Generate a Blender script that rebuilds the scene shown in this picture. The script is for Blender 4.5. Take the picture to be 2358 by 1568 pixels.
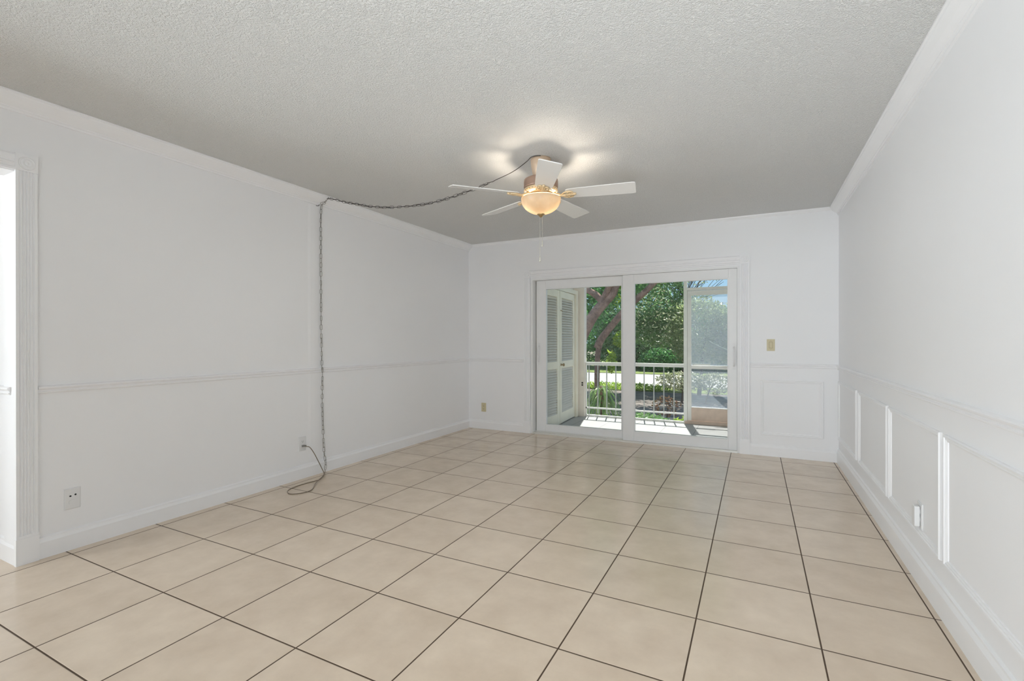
import bpy, bmesh, math, random
from mathutils import Vector, Matrix

# ------------------------------------------------------------------ clear
for o in list(bpy.data.objects):
    bpy.data.objects.remove(o)
scene = bpy.context.scene
C = scene.collection
PI = math.pi

# ------------------------------------------------------------------ camera
cam = bpy.data.cameras.new('camera'); co = bpy.data.objects.new('camera', cam); C.objects.link(co)
cam.sensor_fit = 'HORIZONTAL'; cam.sensor_width = 36.0; cam.lens = 36.0 * 1105.0 / 2358.0
cam.clip_start = 0.02; cam.clip_end = 300
fw = Vector((-0.4517, 0.8922, -0.0012)).normalized()
rt = Vector((0.8922, 0.4517, -0.0008)).normalized(); up = rt.cross(fw).normalized(); rt = fw.cross(up)
m = Matrix((rt, up, -fw)).transposed().to_4x4(); m.translation = Vector((0, 0, 1.2))
co.matrix_world = m
scene.camera = co

# ------------------------------------------------------------------ world, sun, lamps, exposure
w = bpy.data.worlds.new('sky'); scene.world = w; w.use_nodes = True
nt = w.node_tree; nt.nodes.clear()
tcw = nt.nodes.new('ShaderNodeTexCoord'); sxyz = nt.nodes.new('ShaderNodeSeparateXYZ')
ramp = nt.nodes.new('ShaderNodeValToRGB')            # pale blue at the horizon, deeper blue overhead
ramp.color_ramp.elements[0].position = 0.0; ramp.color_ramp.elements[0].color = (0.55, 0.76, 0.92, 1)
ramp.color_ramp.elements[1].position = 0.7; ramp.color_ramp.elements[1].color = (0.30, 0.50, 0.86, 1)
e_ = ramp.color_ramp.elements.new(0.14); e_.color = (0.38, 0.66, 0.92, 1)
bg = nt.nodes.new('ShaderNodeBackground'); bg.inputs['Strength'].default_value = 1.0
wo = nt.nodes.new('ShaderNodeOutputWorld')
nt.links.new(tcw.outputs['Generated'], sxyz.inputs[0]); nt.links.new(sxyz.outputs['Z'], ramp.inputs['Fac'])
nt.links.new(ramp.outputs[0], bg.inputs['Color']); nt.links.new(bg.outputs[0], wo.inputs['Surface'])

def light(name, kind, loc, energy, color=(1, 1, 1), **kw):
    l = bpy.data.lights.new(name, kind); o = bpy.data.objects.new(name, l); C.objects.link(o)
    o.location = loc; l.energy = energy; l.color = color
    aim = kw.pop('aim', None)
    for k, v in kw.items(): setattr(l, k, v)
    if aim is not None: o.rotation_euler = Vector(aim).to_track_quat('-Z', 'Y').to_euler()
    return o
light('sun', 'SUN', (0, 20, 30), 10.0, (1.0, 0.96, 0.9), angle=math.radians(0.6), aim=(0.10, -0.44, -1.0))
# added fill lamp at an invented window behind the camera
light('added_rear_fill', 'AREA', (0.05, -3.10, 1.4), 16, (0.88, 0.95, 1.0), shape='RECTANGLE', size=1.0, size_y=1.7, aim=(-0.1, 1, 0.30))
# added unseen fill lamp just above the floor, aimed forward and up
light('added_upward_fill', 'AREA', (0.12, -0.9, 0.03), 48, (0.88, 0.95, 1.0), shape='RECTANGLE', size=1.0, size_y=2.2, aim=(-0.12, 0.82, 0.58), spread=math.radians(100))
# added lamp without a fixture, brightens the far end of the room
light('added_high_fill', 'AREA', (0.15, -0.7, 2.44), 12, (0.91, 0.965, 1.0), shape='RECTANGLE', size=0.9, size_y=0.6, aim=(-1.5, 4.1, -2.5), spread=math.radians(80))
# added fill lamp in the hall, out of view, brightens the right wall
light('added_hall_fill', 'AREA', (-6.02, -1.8, 1.35), 165, (0.855, 0.94, 1.0), shape='RECTANGLE', size=2.4, size_y=1.8, aim=(1, 0.72, 0.25), spread=math.radians(115))
light('hall_lamp', 'POINT', (-4.15, 0.05, 2.25), 2.2, (1.0, 0.66, 0.34), shadow_soft_size=0.12)

scene.view_settings.view_transform = 'Standard'; scene.view_settings.look = 'None'
scene.view_settings.exposure = 0.0; scene.view_settings.gamma = 1.0
scene.view_settings.use_curve_mapping = False
try:
    scene.cycles.max_bounces = 14; scene.cycles.diffuse_bounces = 8; scene.cycles.glossy_bounces = 4
    scene.cycles.transparent_max_bounces = 24; scene.cycles.transmission_bounces = 8
    scene.cycles.sample_clamp_indirect = 8.0; scene.cycles.use_denoising = True
except Exception:
    pass

# ------------------------------------------------------------------ materials
def new_mat(name):
    mt = bpy.data.materials.new(name); mt.use_nodes = True
    n = mt.node_tree; n.nodes.clear()
    out = n.nodes.new('ShaderNodeOutputMaterial')
    return mt, n, out
def principled(name, col, rough=0.5, metal=0.0, spec=0.5, var=0.0, vscale=8.0, bump=0.0, bscale=60.0, bdist=0.002, trans=0.0, emit=None, estr=0.0, detail=3.0):
    mt, n, out = new_mat(name)
    b = n.nodes.new('ShaderNodeBsdfPrincipled')
    b.inputs['Base Color'].default_value = (*col, 1); b.inputs['Roughness'].default_value = rough
    b.inputs['Metallic'].default_value = metal; b.inputs['Specular IOR Level'].default_value = spec
    n.links.new(b.outputs[0], out.inputs['Surface'])
    tc = n.nodes.new('ShaderNodeTexCoord')
    if var > 0:
        nz = n.nodes.new('ShaderNodeTexNoise'); nz.inputs['Scale'].default_value = vscale; nz.inputs['Detail'].default_value = 4
        mr = n.nodes.new('ShaderNodeMapRange'); mr.inputs['From Min'].default_value = 0.3; mr.inputs['From Max'].default_value = 0.7
        mr.inputs['To Min'].default_value = 1 - var; mr.inputs['To Max'].default_value = 1 + var * 0.5
        vm = n.nodes.new('ShaderNodeVectorMath'); vm.operation = 'SCALE'; vm.inputs[0].default_value = col
        n.links.new(tc.outputs['Object'], nz.inputs['Vector']); n.links.new(nz.outputs['Fac'], mr.inputs['Value'])
        n.links.new(mr.outputs[0], vm.inputs['Scale']); n.links.new(vm.outputs[0], b.inputs['Base Color'])
    if bump > 0:
        nb = n.nodes.new('ShaderNodeTexNoise'); nb.inputs['Scale'].default_value = bscale; nb.inputs['Detail'].default_value = detail
        bp = n.nodes.new('ShaderNodeBump'); bp.inputs['Strength'].default_value = bump; bp.inputs['Distance'].default_value = bdist
        n.links.new(tc.outputs['Object'], nb.inputs['Vector']); n.links.new(nb.outputs['Fac'], bp.inputs['Height'])
        n.links.new(bp.outputs[0], b.inputs['Normal'])
    if emit:
        b.inputs['Emission Color'].default_value = (*emit, 1); b.inputs['Emission Strength'].default_value = estr
    return mt
M = {}
M['wall'] = principled('wall_paint', (0.87, 0.87, 0.88), 0.55, var=0.012, vscale=1.3, bump=0.08, bscale=90, spec=0.35)
M['trim'] = principled('trim_paint', (0.88, 0.88, 0.89), 0.32, bump=0.05, bscale=25, var=0.01, vscale=6)
M['vinyl'] = principled('white_vinyl', (0.82, 0.82, 0.82), 0.35, var=0.015, vscale=12)
M['track'] = principled('track_metal', (0.74, 0.73, 0.70), 0.35, metal=0.3)
M['dark'] = principled('dark_gap', (0.015, 0.015, 0.015), 0.8)
M['cream'] = principled('cream_door_paint', (0.88, 0.83, 0.70), 0.5, var=0.05, vscale=5)
M['slat'] = principled('shaded_louver_paint', (0.70, 0.67, 0.61), 0.55, var=0.06, vscale=9)  # slat tone lowered to carry the shadows between the louvers
M['pier'] = principled('pier_stucco', (0.88, 0.80, 0.72), 0.8, var=0.04, vscale=6, bump=0.2, bscale=70)
M['rail'] = principled('rail_paint', (0.92, 0.92, 0.88), 0.4, var=0.03, vscale=20)
M['baluster'] = principled('baluster_paint', (0.50, 0.52, 0.50), 0.45, var=0.05, vscale=20)
M['scrframe'] = principled('screen_door_paint', (0.92, 0.90, 0.87), 0.45, var=0.06, vscale=9)
M['kick'] = principled('kick_plate', (0.74, 0.57, 0.47), 0.4, var=0.10, vscale=14, metal=0.1)
M['beige'] = principled('ivory_plastic', (0.63, 0.56, 0.36), 0.4, var=0.02, vscale=20)
M['beige_d'] = principled('aged_ivory_plastic', (0.42, 0.35, 0.2), 0.4)
M['plastic'] = principled('white_plastic', (0.78, 0.78, 0.78), 0.35, var=0.01, vscale=20)
M['black'] = principled('black_plastic', (0.01, 0.01, 0.01), 0.5)
M['plug'] = principled('grey_plug_plastic', (0.22, 0.21, 0.19), 0.5)
M['cord'] = principled('clear_brown_cord', (0.22, 0.17, 0.12), 0.35, var=0.05, vscale=30)
M['chain'] = principled('antique_chain_silhouette', (0.13, 0.125, 0.12), 0.38, metal=0.7, var=0.2, vscale=40)  # near-black swag tone, silhouette put into the colour
M['fanbody'] = principled('fan_champagne_enamel', (0.66, 0.50, 0.36), 0.32, metal=0.25, var=0.03, vscale=12)
M['fandark'] = principled('fan_motor_bronze_band', (0.36, 0.24, 0.18), 0.4, metal=0.3, var=0.03, vscale=12)
M['iron'] = principled('blade_iron_brass', (0.80, 0.62, 0.38), 0.35, metal=0.35, var=0.08, vscale=30)
M['blade'] = principled('white_blade_laminate', (0.80, 0.79, 0.77), 0.24, var=0.01, vscale=9)
M['finial'] = principled('antique_brass', (0.38, 0.27, 0.13), 0.35, metal=0.8, var=0.1, vscale=40)
M['pull'] = principled('pull_chain_nickel', (0.62, 0.60, 0.52), 0.3, metal=0.6)
M['bark'] = principled('bark', (0.34, 0.21, 0.155), 0.9, var=0.45, vscale=9, bump=1.0, bscale=22, bdist=0.05)
M['branch'] = principled('dark_bark', (0.10, 0.08, 0.06), 0.9, var=0.3, vscale=7)
M['mulch'] = principled('mulch', (0.19, 0.165, 0.145), 0.95, var=0.5, vscale=5, bump=0.9, bscale=22, bdist=0.03)
M['road'] = principled('pale_concrete', (0.36, 0.35, 0.32), 0.9, var=0.08, vscale=2)
M['lawn'] = principled('lawn_grass', (0.16, 0.21, 0.045), 0.95, var=0.35, vscale=3.5, bump=0.8, bscale=40, bdist=0.03)
M['dirt'] = principled('outside_soil', (0.16, 0.14, 0.09), 0.95, var=0.3, vscale=1.2)
M['stucco'] = principled('house_stucco', (0.88, 0.84, 0.76), 0.85, bump=0.2, bscale=60)

def leafmat(name, col, col2, transl=0.45, rough=0.35):
    mt, n, out = new_mat(name)
    tc = n.nodes.new('ShaderNodeTexCoord'); nz = n.nodes.new('ShaderNodeTexNoise'); nz.inputs['Scale'].default_value = 7.0
    rp = n.nodes.new('ShaderNodeValToRGB'); rp.color_ramp.elements[0].position = 0.35; rp.color_ramp.elements[1].position = 0.65
    rp.color_ramp.elements[0].color = (*col, 1); rp.color_ramp.elements[1].color = (*col2, 1)
    n.links.new(tc.outputs['Object'], nz.inputs['Vector']); n.links.new(nz.outputs['Fac'], rp.inputs['Fac'])
    d = n.nodes.new('ShaderNodeBsdfPrincipled'); d.inputs['Roughness'].default_value = rough
    t = n.nodes.new('ShaderNodeBsdfTranslucent'); mx = n.nodes.new('ShaderNodeMixShader'); mx.inputs[0].default_value = transl
    n.links.new(rp.outputs[0], d.inputs['Base Color']); n.links.new(rp.outputs[0], t.inputs['Color'])
    n.links.new(d.outputs[0], mx.inputs[1]); n.links.new(t.outputs[0], mx.inputs[2]); n.links.new(mx.outputs[0], out.inputs['Surface'])
    return mt
M['leaf_dark'] = leafmat('dark_green_leaf', (0.074, 0.217, 0.068), (0.174, 0.434, 0.112))
M['leaf_mid'] = leafmat('mid_green_leaf', (0.134, 0.266, 0.098), (0.304, 0.493, 0.189))
M['leaf_bright'] = leafmat('lime_leaf', (0.237, 0.408, 0.043), (0.430, 0.559, 0.086), 0.55)
M['leaf_olive'] = leafmat('olive_leaf', (0.226, 0.306, 0.144), (0.448, 0.528, 0.244))
M['leaf_pale'] = leafmat('sunlit_pale_leaf', (0.281, 0.318, 0.168), (0.515, 0.515, 0.355), 0.4)  # sunlit highlights put into the leaf colour
M['leaf_red'] = leafmat('croton_leaf', (0.299, 0.105, 0.060), (0.338, 0.225, 0.090))
M['leaf_palm'] = leafmat('striped_strap_leaf', (0.159, 0.305, 0.086), (0.389, 0.511, 0.195))

def popcorn():
    mt, n, out = new_mat('popcorn_ceiling')
    b = n.nodes.new('ShaderNodeBsdfPrincipled'); b.inputs['Base Color'].default_value = (0.91, 0.91, 0.895, 1); b.inputs['Roughness'].default_value = 0.9
    b.inputs['Specular IOR Level'].default_value = 0.1
    tc = n.nodes.new('ShaderNodeTexCoord')
    n1 = n.nodes.new('ShaderNodeTexNoise'); n1.inputs['Scale'].default_value = 125; n1.inputs['Detail'].default_value = 3; n1.inputs['Roughness'].default_value = 0.6
    mr = n.nodes.new('ShaderNodeMapRange'); mr.inputs['From Min'].default_value = 0.36; mr.inputs['From Max'].default_value = 0.62
    bp = n.nodes.new('ShaderNodeBump'); bp.inputs['Strength'].default_value = 1.0; bp.inputs['Distance'].default_value = 0.0055
    n.links.new(tc.outputs['Object'], n1.inputs['Vector']); n.links.new(n1.outputs['Fac'], mr.inputs['Value'])
    n.links.new(mr.outputs[0], bp.inputs['Height']); n.links.new(bp.outputs[0], b.inputs['Normal'])
    n.links.new(b.outputs[0], out.inputs['Surface'])
    return mt
M['popcorn'] = popcorn()

def tiles(name, x0, y0, s, grout_w, col_a, col_b, grout, rough_a, rough_b, mott=0.5, coat=0.0):
    mt, n, out = new_mat(name); N = n.nodes; Lk = n.links
    b = N.new('ShaderNodeBsdfPrincipled'); Lk.new(b.outputs[0], out.inputs['Surface'])
    b.inputs['Coat Weight'].default_value = coat; b.inputs['Coat Roughness'].default_value = 0.09
    tc = N.new('ShaderNodeTexCoord'); sp = N.new('ShaderNodeSeparateXYZ'); Lk.new(tc.outputs['Object'], sp.inputs[0])
    def math_(op, a, bb=None):
        q = N.new('ShaderNodeMath'); q.operation = op
        for i, v in enumerate((a, bb)):
            if v is None: continue
            if isinstance(v, (int, float)): q.inputs[i].default_value = v
            else: Lk.new(v, q.inputs[i])
        return q.outputs[0]
    # slight waviness of the joints
    fx = math_('DIVIDE', math_('SUBTRACT', sp.outputs['X'], x0), s); fy = math_('DIVIDE', math_('SUBTRACT', sp.outputs['Y'], y0), s)
    def edge(f):
        fr = math_('FRACT', f); return math_('MINIMUM', fr, math_('SUBTRACT', 1.0, fr))
    e = math_('MINIMUM', edge(fx), edge(fy))
    isg = math_('LESS_THAN', e, grout_w / 2 / s)
    cx = N.new('ShaderNodeCombineXYZ'); Lk.new(math_('FLOOR', fx), cx.inputs[0]); Lk.new(math_('FLOOR', fy), cx.inputs[1])
    wn = N.new('ShaderNodeTexWhiteNoise'); wn.noise_dimensions = '3D'; Lk.new(cx.outputs[0], wn.inputs['Vector'])
    # mottling, offset per tile
    va = N.new('ShaderNodeVectorMath'); va.operation = 'MULTIPLY_ADD'; Lk.new(wn.outputs['Color'], va.inputs[0]); va.inputs[1].default_value = (9, 9, 9); Lk.new(tc.outputs['Object'], va.inputs[2])
    nz = N.new('ShaderNodeTexNoise'); nz.inputs['Scale'].default_value = 5.5; nz.inputs['Detail'].default_value = 7; nz.inputs['Roughness'].default_value = 0.62
    Lk.new(va.outputs[0], nz.inputs['Vector'])
    fac = math_('ADD', math_('MULTIPLY', math_('SUBTRACT', nz.outputs['Fac'], 0.5), 1.9 * mott), math_('ADD', 0.5, math_('MULTIPLY', math_('SUBTRACT', wn.outputs['Value'], 0.5), 0.30)))
    cl = N.new('ShaderNodeClamp'); Lk.new(fac, cl.inputs[0])
    mx = N.new('ShaderNodeMix'); mx.data_type = 'RGBA'; mx.inputs['A'].default_value = (*col_a, 1); mx.inputs['B'].default_value = (*col_b, 1); Lk.new(cl.outputs[0], mx.inputs['Factor'])
    mg = N.new('ShaderNodeMix'); mg.data_type = 'RGBA'; Lk.new(mx.outputs['Result'], mg.inputs['A']); mg.inputs['B'].default_value = (*grout, 1); Lk.new(isg, mg.inputs['Factor'])
    Lk.new(mg.outputs['Result'], b.inputs['Base Color'])
    rr = N.new('ShaderNodeMapRange'); rr.inputs['To Min'].default_value = rough_a; rr.inputs['To Max'].default_value = rough_b; Lk.new(nz.outputs['Fac'], rr.inputs['Value'])
    Lk.new(math_('MAXIMUM', rr.outputs[0], math_('MULTIPLY', isg, 0.9)), b.inputs['Roughness'])
    sm = N.new('ShaderNodeMapRange'); sm.inputs['From Min'].default_value = grout_w / 2 / s * 0.6; sm.inputs['From Max'].default_value = grout_w / 2 / s * 1.8; Lk.new(e, sm.inputs['Value'])
    bp = N.new('ShaderNodeBump'); bp.inputs['Strength'].default_value = 0.5; bp.inputs['Distance'].default_value = 0.002; Lk.new(sm.outputs[0], bp.inputs['Height'])
    Lk.new(bp.outputs[0], b.inputs['Normal'])
    return mt
M['floor'] = tiles('ceramic_floor_tile', 0.231, 1.286, 0.457, 0.006, (0.605, 0.49, 0.375), (0.775, 0.655, 0.52), (0.075, 0.045, 0.025), 0.17, 0.26, 0.80, 0.12)
M['patio'] = tiles('white_patio_tile', 0.10, 5.98, 0.40, 0.006, (0.35, 0.36, 0.365), (0.39, 0.39, 0.385), (0.22, 0.22, 0.22), 0.35, 0.5, 0.3)

def glass():
    mt, n, out = new_mat('clear_pane_glass')
    t = n.nodes.new('ShaderNodeBsdfTransparent'); t.inputs[0].default_value = (0.97, 0.985, 0.98, 1)
    g = n.nodes.new('ShaderNodeBsdfGlossy'); g.inputs['Roughness'].default_value = 0.02
    f = n.nodes.new('ShaderNodeFresnel'); f.inputs['IOR'].default_value = 1.45
    mx = n.nodes.new('ShaderNodeMixShader'); n.links.new(f.outputs[0], mx.inputs[0]); n.links.new(t.outputs[0], mx.inputs[1]); n.links.new(g.outputs[0], mx.inputs[2])
    n.links.new(mx.outputs[0], out.inputs['Surface']); return mt
M['glass'] = glass()
def screen(name, op, col):
    mt, n, out = new_mat(name)
    t = n.nodes.new('ShaderNodeBsdfTransparent')
    d = n.nodes.new('ShaderNodeBsdfDiffuse'); d.inputs[0].default_value = (*col, 1)
    tr = n.nodes.new('ShaderNodeBsdfTranslucent'); tr.inputs[0].default_value = (*col, 1)
    ad = n.nodes.new('ShaderNodeMixShader'); ad.inputs[0].default_value = 0.5; n.links.new(d.outputs[0], ad.inputs[1]); n.links.new(tr.outputs[0], ad.inputs[2])
    tc = n.nodes.new('ShaderNodeTexCoord'); nz = n.nodes.new('ShaderNodeTexNoise'); nz.inputs['Scale'].default_value = 7; nz.inputs['Detail'].default_value = 6
    mr = n.nodes.new('ShaderNodeMapRange'); mr.inputs['From Min'].default_value = 0.3; mr.inputs['From Max'].default_value = 0.7; mr.inputs['To Min'].default_value = op * 0.88; mr.inputs['To Max'].default_value = op * 1.12
    n.links.new(tc.outputs['Object'], nz.inputs['Vector']); n.links.new(nz.outputs['Fac'], mr.inputs['Value'])
    mx = n.nodes.new('ShaderNodeMixShader'); n.links.new(mr.outputs[0], mx.inputs[0]); n.links.new(t.outputs[0], mx.inputs[1]); n.links.new(ad.outputs[0], mx.inputs[2])
    n.links.new(mx.outputs[0], out.inputs['Surface']); return mt
M['screen'] = screen('grey_insect_screen', 0.22, (0.66, 0.74, 0.84))
def bowl():
    mt, n, out = new_mat('alabaster_glass')
    t = n.nodes.new('ShaderNodeBsdfTranslucent'); d = n.nodes.new('ShaderNodeBsdfPrincipled'); d.inputs['Roughness'].default_value = 0.25
    tc = n.nodes.new('ShaderNodeTexCoord'); nz = n.nodes.new('ShaderNodeTexNoise'); nz.inputs['Scale'].default_value = 9; nz.inputs['Detail'].default_value = 3
    rp = n.nodes.new('ShaderNodeValToRGB'); rp.color_ramp.elements[0].position = 0.3; rp.color_ramp.elements[1].position = 0.7
    rp.color_ramp.elements[0].color = (0.58, 0.50, 0.38, 1); rp.color_ramp.elements[1].color = (0.70, 0.64, 0.54, 1)
    n.links.new(tc.outputs['Object'], nz.inputs['Vector']); n.links.new(nz.outputs['Fac'], rp.inputs['Fac'])
    n.links.new(rp.outputs[0], t.inputs['Color']); n.links.new(rp.outputs[0], d.inputs['Base Color'])
    mx = n.nodes.new('ShaderNodeMixShader'); mx.inputs[0].default_value = 0.45; n.links.new(t.outputs[0], mx.inputs[1]); n.links.new(d.outputs[0], mx.inputs[2])
    n.links.new(mx.outputs[0], out.inputs['Surface']); return mt
M['bowl'] = bowl()

# ------------------------------------------------------------------ mesh helpers
def mesh_obj(name, verts, faces, mat, parent=None, smooth=False, bevel=0.0, loc=None):
    me = bpy.data.meshes.new(name); me.from_pydata(verts, [], faces)
    me.materials.append(mat); me.update()
    bm = bmesh.new(); bm.from_mesh(me); bmesh.ops.recalc_face_normals(bm, faces=bm.faces); bm.to_mesh(me); bm.free()
    if smooth:
        for p in me.polygons: p.use_smooth = True
    o = bpy.data.objects.new(name, me); C.objects.link(o)
    if parent: o.parent = parent
    if loc: o.location = loc
    if bevel > 0:
        md = o.modifiers.new('bevel', 'BEVEL'); md.width = bevel; md.segments = 2; md.limit_method = 'ANGLE'
    return o
class MB:
    def __init__(self): self.v = []; self.f = []
    def add(self, vs, fs):
        k = len(self.v); self.v += [tuple(p) for p in vs]; self.f += [tuple(i + k for i in f) for f in fs]; return self
    def box(self, x0, x1, y0, y1, z0, z1):
        return self.add([(x0, y0, z0), (x1, y0, z0), (x1, y1, z0), (x0, y1, z0), (x0, y0, z1), (x1, y0, z1), (x1, y1, z1), (x0, y1, z1)],
                        [(0, 3, 2, 1), (4, 5, 6, 7), (0, 1, 5, 4), (1, 2, 6, 5), (2, 3, 7, 6), (3, 0, 4, 7)])
    def prism(self, pts, off):                     # pts: planar 3d polygon, off: extrusion vector
        n = len(pts); a = [Vector(p) for p in pts]; b = [p + Vector(off) for p in a]
        fs = [tuple(range(n))[::-1], tuple(range(n, 2 * n))] + [(i, (i + 1) % n, n + (i + 1) % n, n + i) for i in range(n)]
        return self.add(a + b, fs)
    def lathe(self, prof, c=(0, 0, 0), seg=32, axis='Z', cap=True):   # prof: (r, h)
        vs = []; fs = []; c = Vector(c)
        for r, h in prof:
            for k in range(seg):
                a = 2 * PI * k / seg; p = (r * math.cos(a), r * math.sin(a), h)
                if axis == 'X': p = (p[2], p[0], p[1])
                if axis == 'Y': p = (p[0], p[2], p[1])
                vs.append(c + Vector(p))
        for i in range(len(prof) - 1):
            for k in range(seg):
                fs.append((i * seg + k, i * seg + (k + 1) % seg, (i + 1) * seg + (k + 1) % seg, (i + 1) * seg + k))
        if cap:
            fs.append(tuple(range(seg))[::-1]); fs.append(tuple(range((len(prof) - 1) * seg, len(prof) * seg)))
        return self.add(vs, fs)
    def tube(self, pts, r, seg=8, closed=False):
        pts = [Vector(p) for p in pts]; n = len(pts); vs = []; fs = []
        rs = r if isinstance(r, (list, tuple)) else [r] * n
        prev = None
        for i, p in enumerate(pts):
            if closed: d = pts[(i + 1) % n] - pts[i - 1]
            else: d = pts[min(i + 1, n - 1)] - pts[max(i - 1, 0)]
            d.normalize()
            if prev is None:
                a = Vector((0, 0, 1)) if abs(d.z) < 0.9 else Vector((1, 0, 0)); u = d.cross(a).normalized()
            else: u = (prev - d * prev.dot(d)).normalized()
            prev = u; v = d.cross(u)
            for k in range(seg):
                t = 2 * PI * k / seg; vs.append(p + (u * math.cos(t) + v * math.sin(t)) * rs[i])
        m_ = n if closed else n - 1
        for i in range(m_):
            j = (i + 1) % n
            for k in range(seg):
                fs.append((i * seg + k, i * seg + (k + 1) % seg, j * seg + (k + 1) % seg, j * seg + k))
        if not closed:
            fs.append(tuple(range(seg))[::-1]); fs.append(tuple(range((n - 1) * seg, n * seg)))
        return self.add(vs, fs)
    def build(self, name, mat, parent=None, **kw): return mesh_obj(name, self.v, self.f, mat, parent, **kw)
def box(name, x0, x1, y0, y1, z0, z1, mat, parent=None, **kw):
    return MB().box(x0, x1, y0, y1, z0, z1).build(name, mat, parent, **kw)
def empty(name, loc=(0, 0, 0), rz=0.0):
    o = bpy.data.objects.new(name, None); C.objects.link(o); o.location = loc; o.rotation_euler = (0, 0, rz); o.empty_display_size = 0.1; return o
def tag(o, label=None, cat=None, group=None, kind=None):
    if label: o['label'] = label
    if cat: o['category'] = cat
    if group: o['group'] = group
    if kind: o['kind'] = kind
    return o
def struct(o): o['kind'] = 'structure'; return o
def spline(pts, n=8):                               # Catmull-Rom
    P = [Vector(p) for p in pts]; P = [P[0] * 2 - P[1]] + P + [P[-1] * 2 - P[-2]]; out = []
    for i in range(1, len(P) - 2):
        for k in range(n):
            t = k / n; a, b, c, d = P[i - 1], P[i], P[i + 1], P[i + 2]
            out.append(0.5 * ((2 * b) + (c - a) * t + (2 * a - 5 * b + 4 * c - d) * t * t + (3 * b - a - 3 * c + d) * t ** 3))
    out.append(P[-2]); return out
def copy_tree(o, parent=None):
    c = o.copy(); C.objects.link(c); c.parent = parent
    for ch in list(o.children): copy_tree(ch, c)
    return c

# ------------------------------------------------------------------ room dimensions
XL, XR, YB, YF, ZC = -3.51, 0.73, 5.62, -3.2, 2.50
DX0, DX1, DZ = -2.575, -0.145, 1.985               # patio door opening
OY0, OY1, OZ = -3.20, 1.085, 2.10                  # hall opening in the left wall

struct(box('floor', -6.2, XR + 0.12, YF - 0.12, YB + 0.13, -0.12, 0.0, M['floor']))
struct(box('ceiling', -6.2, XR + 0.12, YF - 0.12, YB + 0.13, ZC, ZC + 0.12, M['popcorn']))
struct(MB().box(XL - 0.15, XL, OY1, YB, 0, ZC).box(XL - 0.15, XL, OY0, OY1, OZ, ZC).build('wall_left', M['wall']))
struct(box('wall_right', XR, XR + 0.12, YF, YB + 0.13, 0, ZC, M['wall']))
struct(MB().box(XL - 0.15, DX0, YB, YB + 0.13, 0, ZC).box(DX1, XR, YB, YB + 0.13, 0, ZC).box(DX0, DX1, YB, YB + 0.13, DZ, ZC).build('wall_back', M['wall']))
WX0, WX1, WZ0, WZ1 = -0.50, 0.60, 0.5, 2.3
struct(MB().box(-6.2, WX0, YF - 0.12, YF, 0, ZC).box(WX1, XR, YF - 0.12, YF, 0, ZC).box(WX0, WX1, YF - 0.12, YF, 0, WZ0).box(WX0, WX1, YF - 0.12, YF, WZ1, ZC).build('wall_front', M['wall']))
struct(MB().box(-6.2, XL - 0.15, OY1 + 0.012, OY1 + 0.13, 0, ZC).build('wall_hall_end', M['wall']))
struct(MB().box(-6.2, -6.08, YF, OY1 + 0.012, 0, ZC).build('wall_hall_side', M['wall']))
struct(box('hall_light_baffle', -4.72, -4.62, -0.30, OY1 + 0.012, 0, ZC, M['wall']))  # added unseen slab, keeps the hall fill off the wall end
# added window behind the camera, put in for the rear fill lamp
wf = struct(empty('added_window_1', ((WX0 + WX1) / 2, YF - 0.06, WZ0)))
hw = (WX1 - WX0) / 2; hh = WZ1 - WZ0
MB().box(-hw, hw, -0.04, 0.04, 0, 0.05).box(-hw, hw, -0.04, 0.04, hh - 0.05, hh).box(-hw, -hw + 0.05, -0.04, 0.04, 0.05, hh - 0.05).box(hw - 0.05, hw, -0.04, 0.04, 0.05, hh - 0.05).box(-0.025, 0.025, -0.04, 0.04, 0.05, hh - 0.05).build('window_frame', M['vinyl'], wf)
box('glass_pane', -hw + 0.05, hw - 0.05, -0.003, 0.003, 0.05, hh - 0.05, M['glass'], wf)

w2 = struct(empty('added_window_2', (-6.08, -1.8, 0.42)))  # added frame around the hall fill lamp, no opening behind it
MB().box(0, 0.04, -1.27, 1.27, 0, 0.06).box(0, 0.04, -1.27, 1.27, 1.82, 1.88).box(0, 0.04, -1.27, -1.21, 0.06, 1.82).box(0, 0.04, 1.21, 1.27, 0.06, 1.82).box(0, 0.03, -0.02, 0.02, 0.06, 1.82).build('window_frame', M['vinyl'], w2)
# ---- swept mouldings along a wall
def run(name, prof, axis, a, b, base, out, mat, z0=0.0):
    """prof: (u out from wall, z); axis 'X'/'Y' direction of run; base: wall coordinate; out: +1/-1 into the room"""
    if axis == 'Y': pts = [(base + out * u, a, z0 + z) for u, z in prof]; off = (0, b - a, 0)
    else: pts = [(a, base + out * u, z0 + z) for u, z in prof]; off = (b - a, 0, 0)
    return struct(MB().prism(pts, off).build(name, mat))
BASE = [(0, 0), (0.018, 0), (0.018, 0.088), (0.015, 0.094), (0.010, 0.104), (0.009, 0.112), (0, 0.118)]
CHAIR = [(0, 0), (0.007, 0.001), (0.012, 0.006), (0.013, 0.012), (0.008, 0.015), (0.010, 0.021), (0.018, 0.028), (0.020, 0.034), (0.017, 0.040), (0.008, 0.043), (0, 0.044)]
CROWN = [(0, 0), (0.076, 0), (0.076, -0.008), (0.070, -0.012), (0.068, -0.020), (0.058, -0.032), (0.044, -0.046), (0.028, -0.057), (0.017, -0.063), (0.017, -0.069), (0.011, -0.074), (0.010, -0.084), (0, -0.086)]
CROWN2 = [(u * 0.96, z * 1.04) for u, z in CROWN]
COVE = [(0, 0), (0.030, 0), (0.026, -0.010), (0.016, -0.019), (0.008, -0.026), (0, -0.030)]
run('baseboard_left', BASE, 'Y', 1.17, YB, XL, 1, M['trim'])
run('baseboard_right', [(u, z * 1.15) for u, z in BASE], 'Y', YF, YB, XR, -1, M['trim'])
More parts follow.
